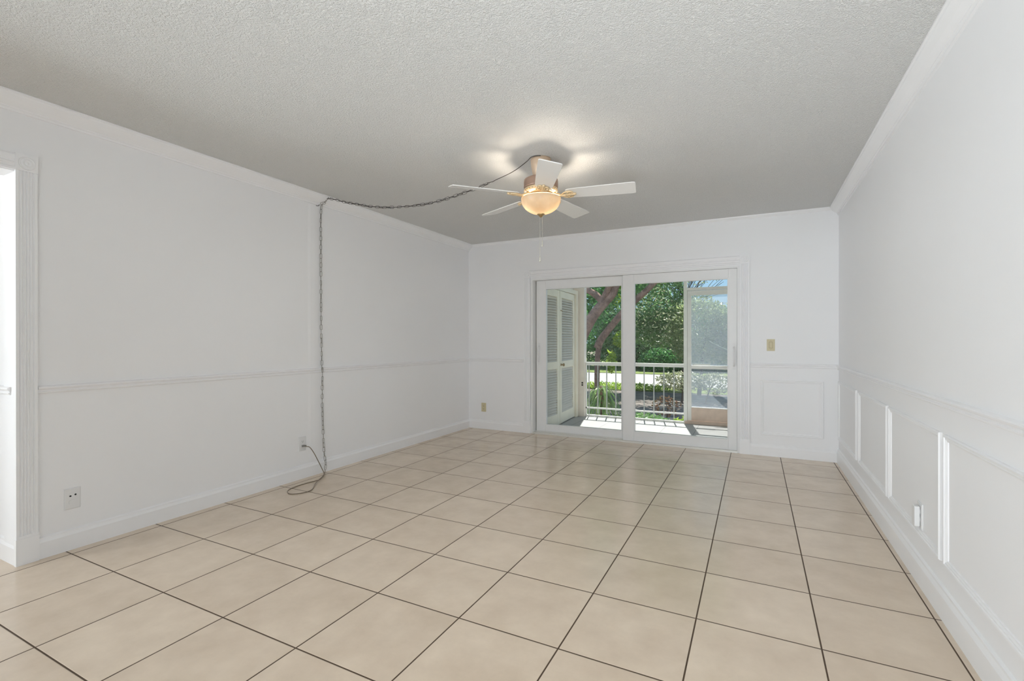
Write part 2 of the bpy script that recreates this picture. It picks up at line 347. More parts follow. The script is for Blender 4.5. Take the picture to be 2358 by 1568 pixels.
run('baseboard_back', BASE, 'X', XL, DX0 - 0.10, YB, -1, M['trim'])
run('baseboard_back', BASE, 'X', DX1 + 0.095, XR, YB, -1, M['trim'])
run('baseboard_hall', BASE, 'X', -6.08, XL, OY1 + 0.012, -1, M['trim'])
run('trim_1', CROWN2, 'Y', YF, 3.06, XL, 1, M['trim'], ZC)
run('trim_2', CROWN, 'Y', 3.06, YB, XL, 1, M['trim'], ZC)
run('trim_3', CROWN, 'Y', YF, YB, XR, -1, M['trim'], ZC)
run('trim_4', COVE, 'X', XL, XR, YB, -1, M['trim'], ZC)
run('trim_5', CHAIR, 'Y', 1.17, YB, XL, 1, M['trim'], 0.905)
run('trim_6', CHAIR, 'Y', YF, YB, XR, -1, M['trim'], 0.905)
run('trim_7', CHAIR, 'X', XL, DX0 - 0.098, YB, -1, M['trim'], 0.912)
run('trim_8', CHAIR, 'X', DX1 + 0.093, XR, YB, -1, M['trim'], 0.912)
run('trim_9', CHAIR, 'X', -6.08, XL - 0.06, OY1 + 0.004, -1, M['trim'], 0.905)
# faint vertical drywall seam on the left wall
struct(MB().prism([(XL, 2.955, 0.12), (XL + 0.0035, 2.985, 0.12), (XL + 0.0035, 3.03, 0.12), (XL, 3.10, 0.12)], (0, 0, 2.29)).build('trim_10', M['wall']))

# ---- panel frames (picture-frame moulding)
PF = [(0, 0), (0, 0.009), (0.004, 0.014), (0.010, 0.013), (0.013, 0.009), (0.019, 0.010), (0.024, 0.006), (0.028, 0.005), (0.030, 0)]
def frame(name, wall, a0, a1, z0, z1, mat):
    vs = []; fs = []
    for w_, h_ in PF:
        for a, z in ((a0 + w_, z0 + w_), (a1 - w_, z0 + w_), (a1 - w_, z1 - w_), (a0 + w_, z1 - w_)):
            vs.append((XR - h_, a, z) if wall == 'R' else (a, YB - h_, z))
    for i in range(len(PF) - 1):
        for k in range(4): fs.append((i * 4 + k, i * 4 + (k + 1) % 4, (i + 1) * 4 + (k + 1) % 4, (i + 1) * 4 + k))
    return struct(mesh_obj(name, vs, fs, mat))
for i, (a0, a1) in enumerate([(4.665, 5.575), (3.665, 4.57), (2.715, 3.615), (1.765, 2.665), (0.815, 1.715), (-0.135, 0.765)]):
    frame('trim_%d' % (11 + i), 'R', a0, a1, 0.235, 0.795, M['trim'])
frame('trim_17', 'B', 0.052, 0.605, 0.218, 0.786, M['trim'])

# ---- fluted casings with rosette blocks
def casing(name, plane, c0, c1, head_z, wall_c, out, mat, n_fl=5):
    """vertical casing: plane 'B' (runs on back wall, c0..c1 = x) or 'L' (left wall, c0..c1 = y)"""
    def P(a, u, z): return (a, wall_c + out * u, z) if plane == 'B' else (wall_c + out * u, a, z)
    root = struct(empty(name, P((c0 + c1) / 2, 0, 0)))
    inv = Vector(root.location)
    def put(mb, nm):
        mb.v = [tuple(Vector(v) - inv) for v in mb.v]; return mb.build(nm, mat, root)
    w_ = c1 - c0; th = 0.020
    # fluted shaft
    mb = MB(); prof = [(c0, 0), (c0, th)]
    m0 = w_ * 0.12; fwid = (w_ - 2 * m0) / n_fl
    for k in range(n_fl):
        s = c0 + m0 + k * fwid; g = fwid * 0.30
        prof += [(s + g * 0.5, th), (s + g, th - 0.004), (s + fwid / 2, th - 0.0065), (s + fwid - g, th - 0.004), (s + fwid - g * 0.5, th)]
    prof += [(c1, th), (c1, 0)]
    mb.prism([P(a, u, 0.155) for a, u in prof], (0, 0, head_z - 0.155)); put(mb, 'fluted_shaft')
    mb = MB().prism([P(a, u, 0.0) for a, u in ((c0 - 0.003, 0), (c0 - 0.003, th + 0.006), (c1 + 0.003, th + 0.006), (c1 + 0.003, 0))], (0, 0, 0.140))
    mb.prism([P(a, u, 0.140) for a, u in ((c0 - 0.001, 0), (c0 - 0.001, th + 0.003), (c1 + 0.001, th + 0.003), (c1 + 0.001, 0))], (0, 0, 0.015)); put(mb, 'plinth_block')
    mb = MB().prism([P(a, u, head_z) for a, u in ((c0 - 0.002, 0), (c0 - 0.002, th + 0.005), (c1 + 0.002, th + 0.005), (c1 + 0.002, 0))], (0, 0, w_ + 0.002)); put(mb, 'corner_block')
    mb = MB(); R_ = w_ * 0.40; t0 = th + 0.005; sgn = out
    pr = [(R_, 0.0), (R_ * 0.97, 0.004), (R_ * 0.88, 0.005), (R_ * 0.80, 0.001), (R_ * 0.62, 0.001), (R_ * 0.55, 0.005), (R_ * 0.44, 0.005), (R_ * 0.36, 0.001), (R_ * 0.22, 0.002), (R_ * 0.12, 0.006), (0.0005, 0.007)]
    cc = P((c0 + c1) / 2, t0, head_z + w_ / 2)
    mb.lathe([(r, sgn * h) for r, h in pr], cc, 28, 'Y' if plane == 'B' else 'X'); o = put(mb, 'rosette')
    for p in o.data.polygons: p.use_smooth = True
    return root
casing('trim_18', 'B', -2.668, -2.578, 2.0, YB, -1, M['trim'])
casing('trim_19', 'B', -0.142, -0.052, 2.0, YB, -1, M['trim'])
casing('trim_20', 'L', 1.080, 1.167, 2.105, XL, 1, M['trim'])
# headers between rosettes
def header(name, plane, a, b, z, wall_c, out, mat):
    h = 0.088; th = 0.018
    pr = [(0, 0), (th, 0), (th, 0.012), (th - 0.005, 0.018), (th - 0.005, 0.026), (th, 0.032), (th, 0.038), (th - 0.005, 0.044), (th - 0.005, 0.052), (th, 0.058), (th, 0.078), (th - 0.006, h), (0, h)]
    if plane == 'B': pts = [(a, wall_c + out * u, z + v) for u, v in pr]; off = (b - a, 0, 0)
    else: pts = [(wall_c + out * u, a, z + v) for u, v in pr]; off = (0, b - a, 0)
    return struct(MB().prism(pts, off).build(name, mat))
header('trim_21', 'B', -2.576, -0.144, 2.0, YB, -1, M['trim'])
header('trim_22', 'L', OY0, 1.078, 2.105, XL, 1, M['trim'])

# ------------------------------------------------------------------ sliding patio door (door_1)
d1 = struct(empty('door_1', (-1.36, YB + 0.06, 0)))
def dl(mb):                                          # to door-local
    mb.v = [(x + 1.36, y - YB - 0.06, z) for x, y, z in mb.v]; return mb
mb = MB()
mb.box(DX0, DX0 + 0.030, YB - 0.006, YB + 0.12, 0, DZ).box(DX1 - 0.022, DX1, YB - 0.006, YB + 0.12, 0, DZ)
mb.box(DX0 + 0.03, DX1 - 0.022, YB - 0.006, YB + 0.12, DZ - 0.022, DZ)
dl(mb).build('door_frame', M['vinyl'], d1)
mb = MB().box(DX0 + 0.03, DX1 - 0.022, YB - 0.010, YB + 0.12, 0, 0.014).box(DX0 + 0.03, DX1 - 0.022, YB - 0.014, YB - 0.008, 0, 0.022).box(DX0 + 0.03, DX1 - 0.022, YB + 0.064, YB + 0.070, 0, 0.030)
dl(mb).build('sill_track', M['track'], d1)
def sash(x0, x1, y, gx0, gx1, gz0, gz1, z0, z1, handle_x):
    cx, dz = (x0 + x1) / 2, z0
    s = empty('sliding_panel'); s.parent = d1; s.location = (cx + 1.36, y - YB - 0.06, 0)
    t = 0.018
    def loc(mb): mb.v = [(a - cx, b - y, c) for a, b, c in mb.v]; return mb
    mb = MB()
    mb.box(x0, gx0, y - t, y + t, z0, z1).box(gx1, x1, y - t, y + t, z0, z1)
    mb.box(gx0, gx1, y - t, y + t, z0, gz0).box(gx0, gx1, y - t, y + t, gz1, z1)
    loc(mb).build('sash_frame', M['vinyl'], s, bevel=0.0025)
    mb = MB(); b_ = 0.010; e = 0.0232                # raised glazing bead
    mb.box(gx0 - 0.004, gx0 + b_, y - e, y + e, gz0 - 0.004, gz1 + 0.004).box(gx1 - b_, gx1 + 0.004, y - e, y + e, gz0 - 0.004, gz1 + 0.004)
    mb.box(gx0 + b_, gx1 - b_, y - e, y + e, gz0 - 0.004, gz0 + b_).box(gx0 + b_, gx1 - b_, y - e, y + e, gz1 - b_, gz1 + 0.004)
    loc(mb).build('glazing_bead', M['vinyl'], s, bevel=0.002)
    loc(MB().box(gx0, gx1, y - 0.003, y + 0.003, gz0, gz1)).build('glass_pane', M['glass'], s)
    if handle_x:
        mb = MB(); hz = 1.02
        mb.box(handle_x - 0.014, handle_x + 0.014, y - t - 0.006, y - t, hz - 0.14, hz + 0.14)
        pts = spline([(handle_x, y - t - 0.004, hz - 0.10), (handle_x + 0.004, y - t - 0.030, hz - 0.085), (handle_x + 0.010, y - t - 0.038, hz), (handle_x + 0.004, y - t - 0.030, hz + 0.085), (handle_x, y - t - 0.004, hz + 0.10)], 5)
        mb.tube(pts, 0.008, 8)
        loc(mb).build('handle', M['plastic'], s, smooth=False)
    return s
sash(-2.525, -1.372, YB + 0.092, -2.400, -1.412, 0.110, 1.857, 0.016, 1.962, -2.490)
sash(-1.392, -0.169, YB + 0.043, -1.262, -0.254, 0.124, 1.863, 0.016, 1.962, -0.200)

# ------------------------------------------------------------------ electrical plates
def plate(root, W, H, mat, nm='wall_plate'):
    mb = MB().prism([(-W / 2, 0, -H / 2), (W / 2, 0, -H / 2), (W / 2, 0, H / 2), (-W / 2, 0, H / 2)], (0, -0.003, 0))
    mb.add([(-W / 2, -0.003, -H / 2), (W / 2, -0.003, -H / 2), (W / 2, -0.003, H / 2), (-W / 2, -0.003, H / 2),
            (-W / 2 + 0.004, -0.006, -H / 2 + 0.004), (W / 2 - 0.004, -0.006, -H / 2 + 0.004), (W / 2 - 0.004, -0.006, H / 2 - 0.004), (-W / 2 + 0.004, -0.006, H / 2 - 0.004)],
           [(0, 1, 5, 4), (1, 2, 6, 5), (2, 3, 7, 6), (3, 0, 4, 7), (4, 5, 6, 7)])
    return mb.build(nm, mat, root)
def rounded(w_, h_, r, n=5):
    pts = []
    for cx, cz, a0 in ((w_ / 2 - r, h_ / 2 - r, 0), (-w_ / 2 + r, h_ / 2 - r, PI / 2), (-w_ / 2 + r, -h_ / 2 + r, PI), (w_ / 2 - r, -h_ / 2 + r, 1.5 * PI)):
        for k in range(n + 1): a = a0 + PI / 2 * k / n; pts.append((cx + r * math.cos(a), cz + r * math.sin(a)))
    return pts
def receptacle(root, cz, mat, slots='duplex'):
    o = MB().prism([(x, -0.006, z + cz) for x, z in rounded(0.034, 0.028, 0.011)], (0, -0.0025, 0)).build('receptacle', mat, root)
    s = MB()
    if slots == 'duplex':
        s.box(-0.0075, -0.0055, -0.0092, -0.0085, cz - 0.002, cz + 0.007).box(0.0055, 0.0075, -0.0092, -0.0085, cz - 0.002, cz + 0.007)
        s.lathe([(0.0025, -0.0085), (0.0025, -0.0092)], (0, 0, cz - 0.007), 10, 'Y')
    else:
        s.lathe([(0.0050, -0.0085), (0.0050, -0.0095)], (-0.0115, 0, cz - 0.003), 14, 'Y'); s.lathe([(0.0050, -0.0085), (0.0050, -0.0095)], (0.0115, 0, cz + 0.001), 14, 'Y')
    s.build('slots', M['black'], o)
    return o
def outlet(name, loc, rz, mat, label, kinds=('duplex', 'duplex'), W=0.072, H=0.118):
    r = tag(empty(name, loc, rz), label, 'outlet')
    plate(r, W, H, mat)
    for cz, k in zip((0.0195, -0.0195), kinds):
        if k == 'blank': MB().prism([(x, -0.006, z + cz) for x, z in rounded(0.036, 0.026, 0.011)], (0, -0.003, 0)).build('cover_cap', mat, r)
        else: receptacle(r, cz, mat, k)
    MB().lathe([(0.003, -0.006), (0.0028, -0.0075), (0.0005, -0.0078)], (0, 0, 0), 12, 'Y').build('screw', mat, r)
    return r
PLY = -PI / 2  # local -Y (front) turned; for left wall front must face +X
outlet('wall_outlet', (XL + 0.0005, 1.321, 0.290), PI / 2, M['plastic'], 'white outlet with two black round holes, low beside the fluted casing', ('round', 'blank'), 0.074, 0.120)
o2 = outlet('wall_outlet', (XL + 0.0005, 2.894, 0.300), PI / 2, M['plastic'], 'white wall outlet with a grey plug in its lower socket, beside the hanging chain', ('duplex', 'duplex'), 0.076, 0.125)
outlet('wall_outlet', (-3.273, YB - 0.0005, 0.290), 0, M['beige'], 'ivory duplex outlet low on the back wall, left of the patio door')
o4 = outlet('wall_outlet', (XR - 0.0005, 3.02, 0.335), -PI / 2, M['plastic'], 'white outlet seen edge-on inside a moulding frame on the right wall', ('duplex', 'duplex'), 0.080, 0.124)
MB().prism([(x, -0.0085, z - 0.004) for x, z in rounded(0.046, 0.100, 0.008)], (0, -0.022, 0)).build('cover_box', M['plastic'], o4, bevel=0.002)
sw = tag(empty('light_switch', (0.146, YB - 0.0005, 1.145)), 'ivory light switch above the chair rail right of the patio door', 'light switch')
plate(sw, 0.073, 0.120, M['beige'])
MB().prism([(x, -0.006, z) for x, z in rounded(0.034, 0.068, 0.004)], (0, -0.003, 0)).build('switch_surround', M['beige_d'], sw)
MB().prism([(-0.013, -0.009, -0.029), (-0.013, -0.011, 0.029), (-0.013, -0.014, 0.0)], (0.026, 0, 0)).build('rocker', M['beige'], sw)
for zz in (0.048, -0.048): MB().lathe([(0.0028, -0.006), (0.0026, -0.0072), (0.0005, -0.0075)], (0, 0, zz), 10, 'Y').build('screw', M['beige_d'], sw)

# ------------------------------------------------------------------ ceiling fan
FX, FY = -1.374, 3.176
fan = tag(empty('ceiling_fan', (FX, FY, ZC)), 'white five-blade ceiling fan with a lit cream glass bowl, hung close to the ceiling', 'ceiling fan')
def fpart(mb, nm, mat, par=fan, **kw): return mb.build(nm, mat, par, **kw)
fpart(MB().lathe([(0.072, 0.0), (0.074, -0.012), (0.070, -0.055), (0.062, -0.095), (0.055, -0.125), (0.055, -0.145)], seg=40), 'canopy', M['fanbody'], smooth=True)
fpart(MB().lathe([(0.06, -0.142), (0.112, -0.146), (0.121, -0.152), (0.123, -0.165), (0.123, -0.205), (0.120, -0.212), (0.112, -0.216)], seg=48), 'motor_housing', M['fandark'])
mb = MB().lathe([(0.112, -0.214), (0.121, -0.218), (0.122, -0.230), (0.114, -0.242), (0.095, -0.251), (0.07, -0.255)], seg=48)
lower = fpart(mb, 'motor_bottom', M['iron'])
mb = MB()
for k in range(30):                                  # vent slots
    a = 2 * PI * k / 30; c_, s_ = math.cos(a), math.sin(a)
    def q(r, t, z): return (r * c_ - t * s_, r * s_ + t * c_, z)
    mb.add([q(0.1205, -0.003, -0.2285), q(0.1205, 0.003, -0.2285), q(0.103, 0.003, -0.2478), q(0.103, -0.003, -0.2478), q(0.1225, -0.003, -0.2305), q(0.1225, 0.003, -0.2305), q(0.104, 0.003, -0.2495), q(0.104, -0.003, -0.2495)],
           [(0, 1, 2, 3), (4, 7, 6, 5), (0, 4, 5, 1), (1, 5, 6, 2), (2, 6, 7, 3), (3, 7, 4, 0)])
mb.build('vent_slots', M['dark'], lower)
fpart(MB().lathe([(0.060, -0.250), (0.082, -0.257), (0.088, -0.266), (0.080, -0.274), (0.086, -0.280), (0.072, -0.288), (0.030, -0.290)], seg=36), 'light_kit', M['iron'], smooth=True)
# blades
ZBl = -0.262
def blade_mesh():
    t = 0.006; n = 10; vs = []; fs = []
    st = [(0.185, 0.050), (0.20, 0.058), (0.24, 0.062), (0.35, 0.066), (0.48, 0.070), (0.60, 0.073), (0.645, 0.0735), (0.657, 0.070), (0.662, 0.062)]
    for x, h in st:
        for y, z in ((-h, t / 2), (h, t / 2), (h, -t / 2), (-h, -t / 2)): vs.append((x, y, z))
    for i in range(len(st) - 1):
        for k in range(4): fs.append((i * 4 + k, i * 4 + (k + 1) % 4, (i + 1) * 4 + (k + 1) % 4, (i + 1) * 4 + k))
    fs.append((3, 2, 1, 0)); e = (len(st) - 1) * 4; fs.append((e, e + 1, e + 2, e + 3))
    return vs, fs
bv, bf = blade_mesh()
pitch = math.radians(-12)
proto = mesh_obj('fan_blade', bv, bf, M['blade'], fan, bevel=0.001)
mb = MB()
# blade iron: arm and scrolled plate under the blade
mb.tube(spline([(0.085, 0, 0.012), (0.12, 0, 0.0), (0.15, 0, -0.012), (0.185, 0, -0.010)], 5), [0.010] * 15 + [0.009], 8)
for s_ in (-1, 1):
    mb.tube(spline([(0.150, 0.0, -0.010), (0.175, s_ * 0.030, -0.010), (0.205, s_ * 0.040, -0.009), (0.232, s_ * 0.026, -0.009), (0.222, s_ * 0.008, -0.009), (0.205, s_ * 0.016, -0.009)], 5), 0.006, 8)
mb.tube(spline([(0.18, 0, -0.010), (0.22, 0, -0.009), (0.255, 0, -0.008)], 4), 0.009, 8)
for x_, y_ in ((0.20, 0.030), (0.20, -0.030), (0.245, 0.0)): mb.lathe([(0.007, -0.017), (0.009, -0.012), (0.009, -0.003)], (x_, y_, 0), 12)
iron = mb.build('blade_iron', M['iron'], proto, smooth=True)
a0 = -1.076
for k in range(5):
    b = proto
    if k:
        b = proto.copy(); C.objects.link(b); b.parent = fan
        ic = iron.copy(); C.objects.link(ic); ic.parent = b
    b.location = (0, 0, ZBl)
    b.rotation_euler = (Matrix.Rotation(a0 + k * 2 * PI / 5, 3, 'Z') @ Matrix.Rotation(pitch, 3, 'X')).to_euler()
# bowl
RB, ZR = 0.143, -0.287
prof = [(0.136, ZR + 0.006), (RB, ZR + 0.004), (RB, ZR - 0.004)]
for k in range(1, 11):
    t = k / 10 * PI / 2 * 0.97; prof.append((RB * 0.985 * math.cos(t), ZR - 0.006 - 0.104 * math.sin(t)))
inner = [(r - 0.005 if r > 0.01 else r, z + 0.004) for r, z in prof[::-1]]
bo = MB().lathe(prof + inner, seg=48, cap=False)
fpart(bo, 'glass_bowl', M['bowl'], smooth=True)
fpart(MB().tube([(0, 0, -0.283), (0, 0, -0.397)], 0.005, 10), 'bowl_rod', M['finial'])
fpart(MB().lathe([(0.004, -0.392), (0.026, -0.393), (0.028, -0.398), (0.020, -0.404), (0.012, -0.410), (0.010, -0.415), (0.004, -0.419)], seg=24), 'finial', M['finial'], smooth=True)
for dx, ln in ((-0.006, 0.285), (0.008, 0.175)):
    mb = MB(); z = -0.412
    mb.tube([(dx, dx * 0.6, z), (dx, dx * 0.6, z - ln)], 0.0009, 6)
    for k in range(int(ln / 0.0055)): mb.lathe([(0.0004, z - 0.0016 - k * 0.0055), (0.0015, z - k * 0.0055), (0.0004, z + 0.0016 - k * 0.0055)], (dx, dx * 0.6, 0), 6, cap=False)
    pc = fpart(mb, 'pull_chain', M['pull'])
    MB().lathe([(0.001, z - ln + 0.004), (0.0035, z - ln), (0.003, z - ln - 0.012), (0.0065, z - ln - 0.034), (0.006, z - ln - 0.040), (0.001, z - ln - 0.042)], (dx, dx * 0.6, 0), 14).build('pull_fob', M['pull'], pc, smooth=True)
for i, a in enumerate((-0.2, -0.2 + PI)):            # two bulbs inside the bowl
    dxy = Vector((0.8922, 0.4517)) * (0.068 if i == 0 else -0.066)
    lo = light('fan_bulb_light', 'POINT', (dxy.x, dxy.y, -0.326 if i == 0 else -0.334), 11 if i == 0 else 9.5, (1.0, 0.87, 0.71), shadow_soft_size=0.022)
    lo.parent = fan

# ------------------------------------------------------------------ swag chain with cord
LK, LW, LR = 0.046, 0.021, 0.0017
def link_pts(c, d, n):
    pts = []
    for k in range(14):
        a = 2 * PI * k / 14; x = math.cos(a); y = math.sin(a)
        px = (LK - LW) / 2 * (1 if x > 0 else -1) + LW / 2 * x if abs(x) > 1e-6 else 0
        pts.append(c + d * px + n * (LW / 2 * y))
    return pts
def chain(mb, path, step=0.040, jitter=0.0, rs=random.Random(5)):
    P = [Vector(p) for p in path]; L_ = [0]
    for a, b in zip(P, P[1:]): L_.append(L_[-1] + (b - a).length)
    n = int(L_[-1] / step); j = 0
    for k in range(n):
        s = (k + 0.5) * step
        while L_[j + 1] < s: j += 1
        t = (s - L_[j]) / (L_[j + 1] - L_[j]); c = P[j].lerp(P[j + 1], t); d = (P[j + 1] - P[j]).normalized()
        a = Vector((0, 0, 1)) if abs(d.z) < 0.9 else Vector((0.3, 1, 0)); u = d.cross(a).normalized(); v = d.cross(u)
        ang = (PI / 2 if k % 2 else 0) + rs.uniform(-0.5, 0.5)
        mb.tube(link_pts(c, d, u * math.cos(ang) + v * math.sin(ang)), LR, 5, closed=True)
swag = [(-3.455, 3.118, 2.478), (-3.40, 3.118, 2.470), (-3.30, 3.117, 2.440), (-3.20, 3.118, 2.409), (-2.898, 3.115, 2.335), (-2.707, 3.113, 2.305), (-2.434, 3.11, 2.286), (-2.22, 3.108, 2.292), (-2.016, 3.106, 2.318), (-1.86, 3.104, 2.345), (-1.728, 3.103, 2.373)]
drop = [(-3.455, 3.118, 2.478), (-3.462, 3.10, 2.44), (-3.484, 3.08, 2.38), (-3.487, 3.078, 2.0), (-3.486, 3.08, 1.4), (-3.482, 3.083, 0.98), (-3.476, 3.085, 0.93), (-3.484, 3.09, 0.6), (-3.474, 3.10, 0.20), (-3.466, 3.11, 0.10), (-3.45, 3.09, 0.03)]
sc = tag(empty('swag_chain', (-3.455, 3.118, 2.478)), 'dark metal chain swagged from the left wall to the fan and down to the floor', 'chain')
off = Vector(sc.location)
def loc_(mb): mb.v = [tuple(Vector(v) - off) for v in mb.v]; return mb
mb = MB(); chain(mb, spline(swag, 6)); loc_(mb).build('chain_links', M['chain'], sc, smooth=True)
mb = MB(); chain(mb, spline(drop, 6), 0.040); loc_(mb).build('chain_links', principled('lit_chain_metal', (0.30, 0.29, 0.27), 0.4, metal=0.6, var=0.2, vscale=40), sc, smooth=True)  # lit copy of the chain metal; the swag's copy is darkened
mb = MB().tube(spline([(-3.437, 3.118, 2.50), (-3.437, 3.118, 2.485), (-3.452, 3.118, 2.470), (-3.466, 3.118, 2.482)], 5), 0.0022, 6)
loc_(mb).build('hook', M['chain'], sc)
mb = MB().tube(spline([(-3.508, 3.045, 2.405), (-3.49, 3.045, 2.40), (-3.478, 3.048, 2.402), (-3.476, 3.052, 2.412)], 5), 0.003, 6)
loc_(mb).build('hook', M['chain'], sc)
rs = random.Random(3)
def weave(path, amp=0.0035, n=10):
    P = spline(path, n); out = []
    for i, p in enumerate(P): out.append(p + Vector((rs.uniform(-amp, amp), rs.uniform(-amp, amp), rs.uniform(-amp, amp))))
    return out
cordp = weave(swag) + spline([(-1.728, 3.103, 2.373), (-1.566, 3.101, 2.415), (-1.461, 3.10, 2.465), (-1.42, 3.10, 2.493), (-1.385, 3.092, 2.4965), (-1.345, 3.105, 2.4965)], 6)[1:]
mb = MB().tube(cordp, 0.0028, 6); loc_(mb).build('lamp_cord', principled('silhouette_lamp_cord', (0.06, 0.052, 0.045), 0.5), sc, smooth=True)  # swag cord darkened in its colour to read as a silhouette
mb = MB().tube(weave(drop, 0.0025), 0.0022, 6); loc_(mb).build('lamp_cord', principled('grey_lamp_cord', (0.30, 0.285, 0.26), 0.45), sc, smooth=True)
floorp = [(-3.465, 2.894, 0.282), (-3.440, 2.915, 0.272), (-3.435, 2.955, 0.215), (-3.445, 3.01, 0.13), (-3.455, 3.06, 0.05), (-3.43, 3.06, 0.010), (-3.385, 3.00, 0.004), (-3.330, 2.915, 0.004), (-3.345, 2.80, 0.004), (-3.345, 2.69, 0.004), (-3.315, 2.60, 0.004), (-3.255, 2.555, 0.004), (-3.205, 2.555, 0.004), (-3.165, 2.60, 0.004), (-3.150, 2.66, 0.004), (-3.175, 2.72, 0.005), (-3.26, 2.82, 0.010), (-3.33, 2.93, 0.011), (-3.39, 3.03, 0.012), (-3.45, 3.09, 0.03)]
mb = MB().tube(spline(floorp, 8), 0.0034, 8); loc_(mb).build('supply_cord', M['cord'], sc, smooth=True)
mb = MB().prism([(-3.5, 2.894 - 0.013 + p[0] * 0, 0.28) for p in [(0,)] ] + [(-3.5, 2.907, 0.274), (-3.5, 2.907, 0.290), (-3.5, 2.881, 0.290)], (0.032, 0, 0)); loc_(mb).build('plug', M['plug'], sc, bevel=0.003)

# ------------------------------------------------------------------ patio
PY0, PY1 = YB + 0.13, 7.34
PZ = 0.0
struct(box('patio_floor', -3.2, 0.35, PY0, PY1 + 0.02, PZ - 0.15, PZ, M['patio']))
struct(box('patio_ceiling', -3.2, 0.35, PY0, PY1 - 0.03, 2.72, 2.84, M['stucco']))
struct(MB().box(-3.2, -2.56, PY0, 5.78, 0, 2.72).box(-3.2, -2.56, 7.13, 7.22, 0, 2.72).box(-3.2, -2.56, 5.78, 7.13, 1.925, 2.72).box(-3.2, -2.90, 5.78, 7.13, 0, 1.925).build('patio_wall_left', M['stucco']))
struct(box('patio_wall_right', 0.25, 0.35, PY0, 7.34, 0, 2.72, M['stucco']))
struct(box('patio_pier', -2.75, -2.388, 7.22, 7.34, 0, 2.72, M['pier']))
struct(MB().box(-2.56, -2.475, 5.74, 5.785, 0, 1.965).box(-2.56, -2.475, 7.105, 7.19, 0, 1.965).box(-2.56, -2.475, 5.785, 7.105, 1.905, 1.965).build('closet_door_casing', M['cream']))
bx = tag(empty('junction_plate', (-2.418, 7.2195, 0.509)), 'small dark socket plate on the patio pier beside the railing', 'outlet')
MB().box(-0.012, 0.012, -0.006, 0, 0.004, 0.030).box(-0.012, 0.012, -0.006, 0, -0.030, -0.004).build('cover', M['black'], bx)
# louvered doors
def louver_door(name, p0, p1, label, knob_side):
    p0 = Vector((*p0, 0)); p1 = Vector((*p1, 0)); d = p1 - p0; Ln = d.length
    r = tag(empty(name, (p0.x, p0.y, 0.012), math.atan2(d.y, d.x)), label, 'louvered door')
    # local: x along door, -y faces the patio side (to the right), thickness 0.032
    st, H = 0.085, 1.885; t = 0.016
    mb = MB().box(0.004, st, -t, t, 0, H).box(Ln - st, Ln - 0.004, -t, t, 0, H)
    for z0, z1 in ((0, 0.15), (0.785, 0.885), (1.79, H)): mb.box(st, Ln - st, -t, t, z0, z1)
    mb.build('door_frame', M['cream'], r, bevel=0.002)
    for z0, z1 in ((0.15, 0.785), (0.885, 1.79)):
        mb = MB(); n = int(round((z1 - z0) / 0.0355)); s = (z1 - z0) / n
        for k in range(n):
            zc = z0 + (k + 0.5) * s
            mb.prism([(st - 0.004, -0.015, zc - 0.020), (st - 0.004, -0.012, zc - 0.022), (st - 0.004, 0.014, zc + 0.016), (st - 0.004, 0.011, zc + 0.018)], (Ln - 2 * st + 0.008, 0, 0))
        mb.build('louver_panel', M['slat'], r)
    if knob_side:
        MB().lathe([(0.020, -t), (0.020, -t - 0.005), (0.008, -t - 0.010), (0.008, -t - 0.022), (0.018, -t - 0.030), (0.023, -t - 0.042), (0.018, -t - 0.052), (0.003, -t - 0.056)], (0.045, 0, 0.835), 20, 'Y').build('knob', M['finial'], r, smooth=True)
        MB().box(0.02, 0.075, -t - 0.006, -t, 1.600, 1.612).tube([(0.035, -t - 0.004, 1.606), (0.06, -t - 0.022, 1.596)], 0.004, 8).build('latch', M['finial'], r)
    return r
louver_door('closet_door', (-2.498, 5.785), (-2.474, 6.352), 'cream louvered closet door nearest the house on the patio side wall', False)
louver_door('closet_door', (-2.474, 6.356), (-2.519, 7.10), 'cream louvered closet door with a brass knob, nearest the patio railing', True)

# railing
RY = 7.30
rl = tag(empty('patio_railing', (-1.645, RY, 0)), 'low white metal railing with thin upright bars along the patio edge', 'railing')
rx = lambda x: x + 1.645
MB().box(rx(-2.386), rx(-0.915), -0.020, 0.020, 0.832, 0.852).box(rx(-2.386), rx(-0.915), -0.012, 0.012, 0.800, 0.822).box(rx(-2.386), rx(-0.915), -0.006, 0.006, 0.82, 0.834).build('top_rail', M['rail'], rl, bevel=0.002)
box('bottom_rail', rx(-2.386), rx(-0.915), -0.012, 0.012, 0.120, 0.143, M['rail'], rl)
box('floor_track', rx(-2.386), rx(-0.915), -0.018, 0.018, 0.0, 0.024, M['rail'], rl)
for k in range(10):
    x = -2.335 + k * 0.1425
    box('baluster', rx(x - 0.007), rx(x + 0.007), -0.007, 0.007, 0.024 if k in (0,) else 0.05, 0.802, M['baluster'], rl)
box('end_post', rx(-2.386), rx(-2.368), -0.012, 0.012, 0.024, 0.802, M['rail'], rl)

